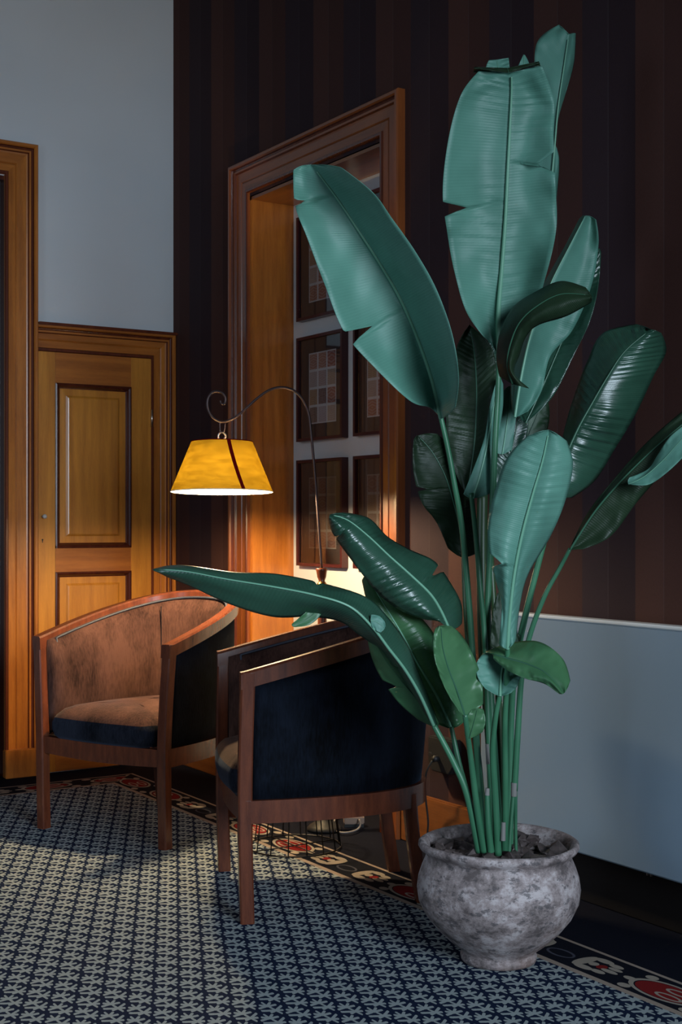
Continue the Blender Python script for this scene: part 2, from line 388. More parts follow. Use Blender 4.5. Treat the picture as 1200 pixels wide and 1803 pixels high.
def cprof(Wd, k=1):
    return [(0, 0), (0, .028), (.004, .033), (.014, .033), (.018, .027), (.020, .018), (.024, .016), (.028, .020), (.036, .020), (.040, .012), (.046, .011),
            (Wd-.052, .011), (Wd-.048, .007), (Wd-.044, .011), (Wd-.016, .012), (Wd-.012, .017), (Wd-.003, .017), (Wd, .012), (Wd, 0)]
# travel so that the inward direction is on the left: go up the far side, across and down
D3 = tag(empty('door_3', RW(0, 1.17, 0)), kind='structure')
# doorway casing: outer t .57-1.765, z 2.487
sweep_frame('casing', RW, [(1.765, 0), (1.765, 2.490), (.572, 2.490), (.572, 0)], cprof(.128), (M['casing'], M['casing_y']), D3)
for nm, lo, hi, mt in (('jamb', (0, -.712, 0), (.1955, -.698, 2.346), 'wood_v'), ('jamb', (0, -1.642, 0), (.1955, -1.628, 2.346), 'wood_v'),
                       ('jamb', (.0, -1.64, 2.334), (.1955, -.70, 2.350), 'wood_y')):
    j = boxobj(nm, lo, hi, M[mt]); under(j, D3)
for lo, hi in (((.002, -.712, 0), (.050, -.711, 2.335)), ((.002, -1.629, 0), (.050, -1.622, 2.335))):
    under(boxobj('door_stop', (lo[0], lo[1]-.004, lo[2]), (hi[0], hi[1], hi[2]), M['wood_v'], None, .001), D3)
# door_1 : tall doorway at the far left of the white wall
D1 = tag(empty('door_1', LW(0, 1.2, 0)), kind='structure')
sweep_frame('casing', LW, [(1.885, .113), (1.885, 2.618), (.630, 2.618), (.630, .113)], cprof(.137), (M['wood_v'], M['wood_x']), D1)
for s0, s1 in ((.628, .772), (1.74, 1.89)): under(boxobj('plinth_block', LW(0, s0, 0), LW(.038, s1, .115), M['wood_v'], None, .003), D1)
under(boxobj('jamb', LW(-.10, .750, 0), LW(0, .767, 2.476), M['wood_red']), D1)
under(boxobj('jamb', LW(-.10, .765, 2.460), LW(0, 1.75, 2.478), M['wood_red']), D1)
under(boxobj('door_leaf', LW(-.085, .767, .01), LW(-.045, 1.75, 2.46), M['void']), D1)
# door_2 : narrow cupboard door with its casing
D2 = tag(empty('door_2', LW(0, .37, 0)), kind='structure')
sweep_frame('casing', LW, [(.632, 1.880), (.0005, 1.880), (.0005, 0)], cprof(.115), (M['wood_v'], M['wood_x']), D2)
under(boxobj('cap_moulding', LW(0, 0, 1.872), LW(.046, .632, 1.884), M['bead'], None, .002), D2)
under(boxobj('jamb', LW(0, .628, 0), LW(.020, .645, 1.765), M['wood_red'], None, .003), D2)
leaf = under(boxobj('door_leaf', LW(0, .112, .003), LW(.004, .626, 1.772), M['wood_panel']), D2)
def rail(lo, hi, m='wood_panel'):
    b = boxobj('door_stile' if hi[2]-lo[2] > .6 else 'door_rail', lo, hi, M[m], None, .0015); under(b, D2); return b
def lb(s0, z0, s1, z1, d=.016, m='wood_panel'):
    a, b = LW(.003, s0, z0), LW(d, s1, z1); lo = [min(x, y) for x, y in zip(a, b)]; hi = [max(x, y) for x, y in zip(a, b)]; return rail(lo, hi, m)
lb(.114, .005, .209, 1.764); lb(.552, .005, .626, 1.764)
lb(.209, 1.636, .552, 1.764, m='wood_x'); lb(.209, .842, .552, .942, m='wood_x'); lb(.209, .005, .552, .15, m='wood_x')
for z0, z1 in ((.942, 1.636), (.15, .842)):
    sweep_frame('panel_moulding', LW, [(.552, z0), (.552, z1), (.209, z1), (.209, z0), (.552, z0)],
                [(0, .003), (0, .021), (.006, .023), (.012, .019), (.018, .010), (.022, .008), (.022, .003)], M['wood_red'], D2)
    bm = bmesh.new(); r = []
    for w, d in ((.022, .005), (.050, .006), (.058, .012), (.062, .013)):
        r.append([bm.verts.new(LW(d, s, z)) for s, z in ((.209+w, z0+w), (.552-w, z0+w), (.552-w, z1-w), (.209+w, z1-w))])
    for a, b in zip(r, r[1:]):
        for j in range(4): bm.faces.new((a[j], a[(j+1) % 4], b[(j+1) % 4], b[j]))
    bm.faces.new(r[-1]); under(from_bm('door_panel', bm, M['wood_panel']), D2)
bm = bmesh.new(); lathe(bm, [(.0, 0), (.005, 0), (.005, .012), (.009, .018), (.0095, .024), (.006, .029), (0, .030)], 20)
kn = from_bm('knob', bm, M['knob'], None, True); kn.rotation_euler = (math.pi/2, 0, 0); kn.location = LW(.016, .606, 1.075); under(kn, D2)
bm = bmesh.new(); bmesh.ops.create_cone(bm, cap_ends=True, segments=16, radius1=.0035, radius2=.0035, depth=.003, matrix=Matrix.Translation(LW(.0165, .608, .978)) @ Matrix.Rotation(math.pi/2, 4, 'X'))
box(bm, tuple(LW(.018, .6095, .966)), tuple(LW(.0155, .6065, .978))); under(from_bm('keyhole', bm, M['black']), D2)
for z in (1.505, .35):
    bm = bmesh.new(); bmesh.ops.create_cone(bm, cap_ends=True, segments=12, radius1=.005, radius2=.005, depth=.075, matrix=Matrix.Translation(LW(.022, .113, z)))
    under(from_bm('hinge', bm, M['nickel'], None, True), D2)
# skirting
tag(boxobj('baseboard_right', RW(0, 1.77, 0), RW(.022, 2.30, .165), M['wood_y'], None, .004), kind='structure')
tag(boxobj('baseboard_under_radiator', RW(0, 2.301, 0), RW(.014, 8.0, .15), M['skirting_shade'], None, .003), kind='structure')  # skirting with the radiator's shade painted in, darker than the wood boards
tag(boxobj('baseboard_recess', (.173, -1.638, 0), (.195, -.704, .12), M['wood_y'], None, .003), kind='structure')
tag(boxobj('baseboard_corner', RW(0, .03, 0), RW(.022, .57, .165), M['wood_y'], None, .004), kind='structure')
tag(boxobj('baseboard_left', LW(0, 1.89, 0), LW(.022, 6.5, .165), M['wood_x'], None, .004), kind='structure')

# ------------------------------------------------------------------ pictures in the recess
XB = .195
def picture(t0, t1, z0, z1, pm, label, dw=.012):
    root = empty('picture_frame', (XB, -(t0+t1)/2, z0)); tag(root, label, 'picture', 'pictures in the doorway recess')
    w = (t1-t0)/2; h = z1-z0; d = .030
    bm = bmesh.new()      # frame local: y = -t, x toward room is negative
    for lo, hi in (((-d, -w, 0), (-.001, -w+dw, h)), ((-d, w-dw, 0), (-.001, w, h)), ((-d, -w+dw, 0), (-.001, w-dw, dw)), ((-d, -w+dw, h-dw), (-.001, w-dw, h))): box(bm, lo, hi)
    from_bm('frame', bm, M['frame'], root)
    boxobj('mount', (-.010, -w+dw, dw), (-.002, w-dw, h-dw), M['mat'], root)
    # print in the mount: left edge towards the corner
    bm = bmesh.new(); uvl = bm.loops.layers.uv.new('UVMap')
    pw, ph = .100, .140; zc = h*.50
    vs = [bm.verts.new((-.0115, y, z)) for y, z in ((pw, zc-ph), (-pw, zc-ph), (-pw, zc+ph), (pw, zc+ph))]
    f = bm.faces.new(vs)
    for l, c_ in zip(f.loops, ((0, 0), (1, 0), (1, 1), (0, 1))): l[uvl].uv = c_
    me = bpy.data.meshes.new('print'); bm.to_mesh(me); bm.free(); link('print', me, M[pm], root)
    bm = bmesh.new(); bm.faces.new([bm.verts.new(v) for v in ((-.022, -w+dw, dw), (-.022, -w+dw, h-dw), (-.022, w-dw, h-dw), (-.022, w-dw, dw))])
    bm.normal_update(); fc = bm.faces[:][0] if False else list(bm.faces)[0]
    if fc.normal.x > 0: fc.normal_flip()
    me = bpy.data.meshes.new('glass'); bm.to_mesh(me); bm.free(); link('glass', me, M['glass'], root)
Z = [(1.852, 2.268), (1.372, 1.786), (.878, 1.298)]
nm = ['top', 'middle', 'bottom']
T = [(.782, 1.120), (1.196, 1.534)]
pms = [['print_b', 'print_a'], ['print_a', 'print_b'], ['print_c', 'print_c']]
side = ['nearer the left jamb', 'beside the right jamb']
for r in range(3):
    for c_ in range(2):
        extra = ['holding a pale ornament sheet behind leaf', 'holding a patchwork of reddish ornaments', 'holding a dim dark print'][r]
        picture(T[c_][0], T[c_][1], Z[r][0], Z[r][1], pms[r][c_], f'{nm[r]}-row dark red frame {side[c_]}, {extra}')

# ------------------------------------------------------------------ radiator, socket, cables
rad = tag(empty('radiator', RW(.06, 3.2, .14)), 'wide pale blue-grey flat panel radiator on the striped wall right of the plant', 'radiator')
under(boxobj('panel', RW(.035, 2.24, .146), RW(.062, 4.05, .780), M['radiator'], None, .004), rad)
under(boxobj('top_grille', RW(.022, 2.235, .778), RW(.064, 4.055, .789), M['radiator_edge'], None, .003), rad)
under(boxobj('back_case', RW(.010, 2.30, .17), RW(.035, 4.00, .765), M['radiator']), rad)
for t in (2.6, 3.6): under(boxobj('bracket', RW(.0015, t, .20), RW(.012, t+.05, .70), M['nickel']), rad)
for t in (2.912, 2.925): under(boxobj('bleed_clip', RW(.045, t, .138), RW(.052, t+.004, .147), M['nickel']), rad)
# socket box (octagonal lower corners)
so = tag(empty('wall_socket', RW(0, 2.01, .315)), 'black wall socket box low on the striped wall behind the stems', 'socket')
bm = bmesh.new(); pr = [(-.065, .055), (.065, .055), (.065, -.03), (.045, -.055), (-.045, -.055), (-.065, -.03)]
A_ = [bm.verts.new((-.001, -y, z)) for y, z in pr]; B_ = [bm.verts.new((-.040, -y, z)) for y, z in pr]
bm.faces.new(A_); bm.faces.new(B_)
for j in range(6): bm.faces.new((A_[j], A_[(j+1) % 6], B_[(j+1) % 6], B_[j]))
bmesh.ops.bevel(bm, geom=list(bm.edges), offset=.004, segments=2, affect='EDGES')
from_bm('housing', bm, M['black'], so)
bm = bmesh.new(); bmesh.ops.create_cone(bm, cap_ends=True, segments=14, radius1=.011, radius2=.009, depth=.018, matrix=Matrix.Translation((-.05, .01, -.01)) @ Matrix.Rotation(math.pi/2, 4, 'Y')); from_bm('plug', bm, M['black'], so, True)
boxobj('pin', (-.063, .016, .006), (-.0612, .028, .010), M['nickel'], so)
pc = catmull([(*RW(.062, 2.0, .300),), (*RW(.075, 1.985, .26),), (*RW(.06, 1.96, .19),), (*RW(.045, 1.955, .10),), (*RW(.045, 1.957, .03),), (*RW(.05, 2.05, .006),), (*RW(.06, 2.25, .006),)], 30)
under(tubeobj('power_cord', pc, .0032, M['black'], None, 6), so)
ad = tag(empty('power_strip', W(.022*2, 4.66, 0), -.5), 'small tan adapter block lying by the wall under the front chair', 'adapter')
boxobj('body', (-.035, -.022, .012), (.035, .022, .037), M['tan'], ad, .003); boxobj('underside', (-.033, -.020, .001), (.033, .020, .012), M['black'], ad)
lp = catmull([tuple(PX(u, v, Y)) for u, v, Y in ((603, 1428, 4.80), (592, 1440, 4.76), (588, 1452, 4.70), (594, 1464, 4.55), (610, 1466, 4.52), (628, 1461, 4.56), (634, 1452, 4.60), (632, 1443, 4.63))], 30)
lp = [(x, y, max(z, .0045)) for x, y, z in lp]
tag(tubeobj('cable', lp, .0035, M['cable'], None, 6), 'grey cable looped on the dark carpet beside the adapter', 'cable')

# ------------------------------------------------------------------ tub chair
HWID, DEP = .272, .530
def horse(th, off=0.0, n=2.5):
    """plan of the tub: th 0..pi from right front round the back to left front; off = outward offset"""
    def P0(t):
        c_, s_ = math.cos(t), math.sin(t)
        return Vector((HWID*math.copysign(abs(c_)**(2/n), c_), DEP*abs(s_)**(2/n)))
    e_ = 1e-3; a = P0(max(th-e_, 0)); b = P0(min(th+e_, math.pi)); d = (b-a).normalized(); nn = Vector((d.y, -d.x))
    p_ = P0(th)
    return p_+nn*off
NS = 72
# arc-length spaced parameter list
ths = [math.pi*i/1200 for i in range(1201)]; acc = [0]
for i in range(1200): acc.append(acc[-1]+(horse(ths[i+1])-horse(ths[i])).length)
TH = []
for i in range(NS+1):
    tgt = acc[-1]*i/NS; k = next(j for j in range(1201) if acc[j] >= tgt-1e-9); TH.append(ths[k])
def ztop(y): return .662+.140*min(1, max(0, y/DEP))
def splay(z, y):      # tub flares slightly outward towards the top
    return .020*max(0, (z-.30)/.40)
def ringpt(th, off, z):
    p_ = horse(th, off+splay(z, 0)); return (p_.x, p_.y, z)
def sweep(name, secf, mat, parent, i0=0, i1=NS, closed=True, smooth=True, caps=True, ext=0):
    bm = bmesh.new(); rings = []
    def ex(p_, e_): return (p_[0], p_[1]-e_, p_[2]-e_*.2)
    for i in range(i0, i1+1):
        y = horse(TH[i]).y; sec = secf(y, (i-i0)/(i1-i0))
        if ext and i == i0: rings.append([bm.verts.new(ex(ringpt(TH[i], o_, z), ext)) for o_, z in sec])
        rings.append([bm.verts.new(ringpt(TH[i], o_, z)) for o_, z in sec])
        if ext and i == i1: rings.append([bm.verts.new(ex(ringpt(TH[i], o_, z), ext)) for o_, z in sec])
    m = len(rings[0])
    for a, b in zip(rings, rings[1:]):
        for j in range(m if closed else m-1): bm.faces.new((a[j], a[(j+1) % m], b[(j+1) % m], b[j]))
    if closed and caps: bm.faces.new(rings[0]); bm.faces.new(rings[-1][::-1])
    return from_bm(name, bm, mat, parent, smooth)
def autosmooth(o, ang=35):
    me = o.data
    bm = bmesh.new(); bm.from_mesh(me)
    for e_ in bm.edges:
        if len(e_.link_faces) == 2 and e_.calc_face_angle(0) > math.radians(ang): e_.smooth = False
    bm.to_mesh(me); bm.free()
    for p_ in me.polygons: p_.use_smooth = True
def post(name, pts, hx, hy, parent):
    """square-section post through centres pts [(x,y,z)]"""
    bm = bmesh.new(); R = []; b_ = .004
    for i, (x, y, z) in enumerate(pts):
        R.append([bm.verts.new((x+dx_, y+dy_, z)) for dx_, dy_ in ((-hx+b_, -hy), (hx-b_, -hy), (hx, -hy+b_), (hx, hy-b_), (hx-b_, hy), (-hx+b_, hy), (-hx, hy-b_), (-hx, -hy+b_))])
    for a, b in zip(R, R[1:]):
        for j in range(8): bm.faces.new((a[j], a[(j+1) % 8], b[(j+1) % 8], b[j]))
    bm.faces.new(R[0]); bm.faces.new(R[-1]); o = from_bm(name, bm, M['mahogany'], parent); autosmooth(o); return o
def make_chair(loc, rz, label):
    root = empty('tub_armchair', loc, rz); tag(root, label, 'chair', 'tub armchairs by the lamp')
    for s in (-1, 1):      # front posts double as arm fronts
        pts = []
        for i in range(15):
            z = .6585*i/14; x = s*(HWID+.0+.020*max(0, (z-.30)/.36)**1.3); pts.append((x, .004-.006*math.sin(math.pi*min(1, z/.66)), z))
        post('leg', pts, .0175, .0185, root)
        pts = [(s*(.165+.004*(1-z/.30)), .470+.035*(1-z/.30)**1.5, z) for z in (0, .06, .12, .18, .24, .30)]
        post('leg', pts, .0165, .018, root)
    r_ = sweep('top_rail', lambda y, f: [(-.0185, ztop(y)-.006), (-.014, ztop(y)), (.014, ztop(y)+.001), (.0185, ztop(y)-.005), (.0185, ztop(y)-.044), (-.0185, ztop(y)-.044)], M['mahogany'], root, ext=.016); autosmooth(r_)
    r_ = sweep('seat_rail', lambda y, f: [(-.016, .262), (-.016, .322), (.018, .322), (.018, .262)], M['mahogany'], root); autosmooth(r_)
    # front apron, slightly bowed
    bm = bmesh.new(); R = []
    for i in range(13):
        x = -HWID+.018+(2*HWID-.036)*i/12; bow = .012*math.sin(math.pi*i/12); zz = .262-.006*math.sin(math.pi*i/12)
        R.append([bm.verts.new(c_) for c_ in ((x, -.010-bow, zz), (x, -.010-bow, .318), (x, .016-bow, .318), (x, .016-bow, zz))])
    for a, b in zip(R, R[1:]):
        for j in range(4): bm.faces.new((a[j], a[(j+1) % 4], b[(j+1) % 4], b[j]))
    bm.faces.new(R[0]); bm.faces.new(R[-1]); autosmooth(from_bm('front_apron', bm, M['mahogany'], root))
    i0, i1 = 1, NS-1
    def outer(y, f):
        zt = ztop(y)-.047; L = []
        for k in range(7):
            z = .3225+(zt-.3225)*k/6; L.append((.004+.007*math.sin(math.pi*k/6), z))
        return L+[(.0, zt), (.0, .3225)]
    sweep('outer_panel', outer, M['velvet_dark'], root, i0, i1)
    fs = [k_/NS for k_ in (min(range(NS//2), key=lambda i: abs(horse(TH[i]).x-.150)), NS-min(range(NS//2), key=lambda i: abs(horse(TH[i]).x-.150)))]
    def inner(y, f):
        zt = ztop(y)-.022; L = []
        pad = .030*min(1, min(f, 1-f)/.03+.25); se = sum(.010*math.exp(-((f-q_)/.006)**2) for q_ in fs)
        for k in range(9):
            z = .335+(zt-.335)*k/8; b_ = math.sin(math.pi*min(1, max(0, k/8)))**.45
            L.append((-.022-pad*b_+se*b_, z))
        return L+[(-.002, zt), (-.002, .335)]
    mid = (i0+i1)//2
    sweep('backrest', inner, M['velvet'], root, i0, i1)
    # seam in the middle of the back
    for q_ in fs:
        th = TH[round(q_*NS)]; yy = horse(th).y
        tubeobj('seam', [ringpt(th, -.0440, .40+(ztop(yy)-.445)*k/8) for k in range(9)], .0018, M['velvet_dark'], root, 5)
    # piping just under the rail and down the arm fronts
    pts = [ringpt(TH[3], -.030, .40+.03*k) for k in range(8)]
    pts = [p_ for p_ in pts if p_[2] < ztop(horse(TH[3]).y)-.03]
    run = [ringpt(TH[i], -.026, ztop(horse(TH[i]).y)-.026) for i in range(3, NS-2)]
    pts2 = [ringpt(TH[NS-3], -.030, .40+.03*k) for k in range(8)]; pts2 = [p_ for p_ in pts2 if p_[2] < ztop(horse(TH[3]).y)-.03][::-1]
    tubeobj('piping', pts+run+pts2, .0042, M['piping'], root, 6)
    # seat cushion
    def outl(ins, n_=64):
        L = []
        for i in range(49):
            p_ = horse(math.pi*i/48, -.052-ins); L.append((p_.x*1.0, max(p_.y, .02+ins*.6)))
        fr = -.022+ins
        L2 = []
        for i in range(1, 16):
            x = L[-1][0]+(L[0][0]-L[-1][0])*i/16; bw = .016*math.sin(math.pi*i/16); L2.append((x, fr-bw))
        return L+L2
    for nm_, prof_, mt_ in (('cushion_band', ((.012, .318), (.0, .330), (-.006, .352), (-.006, .374), (.000, .390)), 'velvet_band'),
                           ('seat_cushion', ((.000, .390), (.006, .400), (.020, .414), (.055, .427), (.10, .434), (.16, .437)), 'velvet')):
        bm = bmesh.new(); R = [[bm.verts.new((x, y, z)) for x, y in outl(ins)] for ins, z in prof_]; m = len(R[0])
        for a, b in zip(R, R[1:]):
            for j in range(m): bm.faces.new((a[j], a[(j+1) % m], b[(j+1) % m], b[j]))
        if nm_ == 'seat_cushion':
            cv = bm.verts.new((0, .23, .438))
            for j in range(m): bm.faces.new((R[-1][j], R[-1][(j+1) % m], cv))
        else: bm.faces.new(R[0][::-1])
        from_bm(nm_, bm, M[mt_], root, True)
    return root
def chair_at(cx, cy, bx, by, label):
    l = math.hypot(bx, by); bx /= l; by /= l
    wx = bx*CA+by*SA; wy = -bx*SA+by*CA
    return make_chair(W(cx, cy, 0), math.atan2(wy, wx)-math.pi/2, label)
chA = chair_at(-.3035, 3.806, .981, .195, 'dark tub armchair seen from its side beside the potted plant, black panel facing us')
chB = chair_at(-.795, 4.486, .547, .837, 'tub armchair under the lamp with lit brown velvet seat and back facing us')

# ------------------------------------------------------------------ wire stand
ws = tag(empty('wire_basket', W(-.150, 4.36, 0)), 'black wire basket standing on the carpet border behind the front chair', 'basket')
def ring(r, z, n=40): return [(r*math.cos(2*math.pi*i/n), r*math.sin(2*math.pi*i/n), z) for i in range(n+1)]
for r, z in ((.150, .006), (.118, .29)): tubeobj('hoop', ring(r, z), .0028, M['wire'], ws, 6)
for i in range(16):
    a = 2*math.pi*(i+.3)/16
    tubeobj('wire', [(.150*math.cos(a), .150*math.sin(a), .006), (.13*math.cos(a), .13*math.sin(a), .15), (.118*math.cos(a), .118*math.sin(a), .29)], .0020, M['wire'], ws, 5)
tubeobj('wire', [(-.15, 0, .006), (0, 0, .006), (.15, 0, .006)], .002, M['wire'], ws, 5)
tubeobj('wire', [(0, -.15, .006), (0, 0, .006), (0, .15, .006)], .002, M['wire'], ws, 5)
# ------------------------------------------------------------------ lamp
LY = 4.60
base = PX(571, 1300, LY); lamp = tag(empty('floor_lamp', (base.x, base.y, 0)), 'lit arc floor lamp with amber cone shade and scrolled dark iron arm', 'lamp')
def LP(u, v, Y=LY): p_ = PX(u, v, Y); return (p_.x-base.x, p_.y-base.y, p_.z)
bm = bmesh.new(); lathe(bm, [(0, 0), (.060, 0), (.060, .010), (.052, .018), (.03, .032), (.014, .05), (.014, .10)], 40); from_bm('base', bm, M['black'], lamp, True)
top = LP(566, 1000); zt = top[2]
bm = bmesh.new(); prof = [(.012, .09), (.016, .11), (.013, .14), (.017, .35), (.020, .50), (.016, .70), (.013, zt-.075), (.013, zt-.055), (.008, zt-.050), (.0155, zt-.03), (.019, zt-.008), (.021, zt-.002), (.010, zt), (0, zt)]
lathe(bm, prof, 24); col_ = from_bm('column', bm, M['mahogany'], lamp, True); col_.data.transform(Matrix.Shear('XY', 4, (top[0]/zt, top[1]/zt)))
bm = bmesh.new(); lathe(bm, [(.0, zt-.070), (.013, zt-.069), (.0165, zt-.060), (.0165, zt-.055), (.011, zt-.046), (0, zt-.045)], 24); o = from_bm('collar', bm, M['brass'], lamp, True); o.data.transform(Matrix.Shear('XY', 4, (top[0]/zt, top[1]/zt)))
arc = [(566, 1000), (561, 930), (556, 860), (551, 800), (547, 760), (543, 728), (532, 703), (517, 688), (496, 682), (474, 687), (452, 702), (430, 722), (412, 736), (393, 743), (376, 736), (366, 720), (366, 702), (376, 690), (390, 691), (397, 701), (395, 711), (389, 710), (388, 705)]
tubeobj('arm', catmull([LP(*q_) for q_ in arc], 110), [.0046]*99+[.004]*6+[.003]*6, M['iron'], lamp, 8)
SC = Vector(LP(390.5, 800)); zb, zp = H+(920-866)*LY/F, H+(920-778)*LY/F
tubeobj('hook', catmull([LP(387, 742), LP(387, 752), LP(388, 760), LP(391, 763), LP(395, 757), LP(396, 745)], 16), .0026, M['iron'], lamp, 6)
rg = [(SC.x+.0125*math.cos(a)*CA, SC.y-.0125*math.cos(a)*SA, H+(920-768)*LY/F+.0125*math.sin(a)) for a in [2*math.pi*i/24 for i in range(25)]]
tubeobj('chain_ring', rg, .0036, M['nickel'], lamp, 7)
tubeobj('finial', [(SC.x, SC.y, zp-.004), (SC.x, SC.y, zp+.006)], [.012, .009], M['nickel'], lamp, 12)
rb, rt = .174, .1046; tilt = Matrix.Rotation(math.radians(-2.0), 3, Vector((CA, -SA, 0)))
def SH(a, f, off=0):
    r = rb+(rt-rb)*f+off; v = Vector((r*math.cos(a), r*math.sin(a), (zb-zp)*.5+(zp-zb)*f)); v = tilt @ v
    return (SC.x+v.x, SC.y+v.y, (zb+zp)/2+v.z)
bm = bmesh.new(); R = [[bm.verts.new(SH(2*math.pi*j/64, f)) for j in range(64)] for f in (0, .25, .5, .75, 1)]
for a, b in zip(R, R[1:]):
    for j in range(64): bm.faces.new((a[j], a[(j+1) % 64], b[(j+1) % 64], b[j]))
sh = from_bm('lamp_shade', bm, M['shade'], lamp, True)
for f in (0, 1): tubeobj('shade_rim', [SH(2*math.pi*j/48, f) for j in range(49)], .0018, M['ribbon'] if f else M['shade_white'], sh, 6)
# ribbon: plane-angle such that it sits right of centre seen from the chairs
bm = bmesh.new(); ab = math.atan2(-CA, -SA)           # direction towards the viewer
L_ = []
for k in range(9):
    f = k/8; ct = .145+(.500-.145)*0+(.0); a0 = ab+math.asin(min(.9, (.49-.20*f)))
    w_ = .0065/(rb+(rt-rb)*f); L_.append([bm.verts.new(SH(a0+s_*w_, f, .0012)) for s_ in (-1, 1)])
for a, b in zip(L_, L_[1:]): bm.faces.new((a[0], a[1], b[1], b[0]))
from_bm('ribbon', bm, M['ribbon'], sh)
bm = bmesh.new(); lathe(bm, [(.012, 0), (.088, 0), (.088, .001), (.012, .001), (.012, 0)], 32, (SC.x, SC.y, zp-.012)); from_bm('uplight_blocker', bm, M['brass'], lamp)  # unseen disc added to keep lamp light off the doorway head
for k in range(3):
    a = 2*math.pi*k/3+.4; tubeobj('spider_arm', [(SC.x, SC.y, zp-.004), SH(a, .99, -.002)], .0015, M['nickel'], sh, 5)
bm = bmesh.new(); bmesh.ops.create_uvsphere(bm, u_segments=20, v_segments=12, radius=.026, matrix=Matrix.Translation((SC.x, SC.y, zb+.075)) @ Matrix.Diagonal((1, 1, 1.25, 1))); bu = from_bm('bulb', bm, M['bulb'], lamp, True)
tubeobj('socket', [(SC.x, SC.y, zb+.10), (SC.x, SC.y, zp-.003)], .011, M['brass'], lamp, 12)
ll = bpy.data.lights.new('bulb_light', 'POINT'); ll.energy = 80; ll.color = (1, .75, .42); ll.shadow_soft_size = .035
lo = bpy.data.objects.new('bulb_light', ll); COL.objects.link(lo); lo.location = (SC.x, SC.y, zb+.040); lo.parent = lamp

# ------------------------------------------------------------------ potted plant
PY = 3.24; pc0 = W(.378, PY, 0)
plant = tag(empty('potted_plant', pc0), 'tall broad-leaved banana-like plant in a weathered grey clay pot', 'plant')
def LC(u, v, Y):
    p_ = PX(u, v, Y); return (p_.x-pc0.x, p_.y-pc0.y, p_.z)
bm = bmesh.new()
prof = [(0, 0), (.084, 0), (.090, .004), (.092, .014), (.088, .022), (.092, .030), (.118, .050), (.150, .080), (.176, .112), (.192, .145), (.196, .175), (.192, .203), (.184, .226), (.176, .244), (.173, .254), (.178, .262), (.187, .268), (.192, .276), (.191, .284), (.185, .288), (.176, .284), (.168, .274), (.166, .25), (.170, .21), (.16, .18)]
rings = lathe(bm, prof, 96)
rnd = random.Random(3)
ph = [(rnd.uniform(0, 6.28), rnd.uniform(2, 9)) for _ in range(5)]
for v in bm.verts:
    a = math.atan2(v.co.y, v.co.x); d = sum(math.sin(a*round(f_)+p_+v.co.z*9) for p_, f_ in ph)*.0006
    v.co.x *= 1+d/.15; v.co.y *= 1+d/.15; v.co.z += .0015*math.sin(2*a+1)*(v.co.z/.28)
from_bm('pot', bm, M['clay'], plant, True)
bm = bmesh.new(); rr = lathe(bm, [(.167, .232), (.12, .240), (.06, .246), (0.001, .248)], 32); from_bm('soil', bm, M['soil'], plant, True)
# bark chips
def chipmesh(k):
    r = random.Random(50+k); bm = bmesh.new(); bmesh.ops.create_icosphere(bm, subdivisions=1, radius=1)
    for v in bm.verts: v.co *= r.uniform(.7, 1.25)
    for v in bm.verts: v.co = Vector((v.co.x*.028, v.co.y*.020, v.co.z*.009))
    me = bpy.data.meshes.new('bark_chip'); bm.to_mesh(me); bm.free(); me.materials.append(M['bark']); return me
cms = [chipmesh(k) for k in range(6)]
for i in range(88):
    r = random.Random(200+i); a = r.uniform(0, 6.283); d = .150*math.sqrt(r.uniform(0.0, 1)); o = bpy.data.objects.new('bark_chip', cms[i % 6]); COL.objects.link(o); o.parent = plant
    o.location = (d*math.cos(a), d*math.sin(a), .250+r.uniform(0, .016)); o.rotation_euler = (r.uniform(-.7, .7), r.uniform(-.7, .7), r.uniform(0, 6.28)); s_ = r.uniform(.8, 1.35); o.scale = (s_, s_, s_)

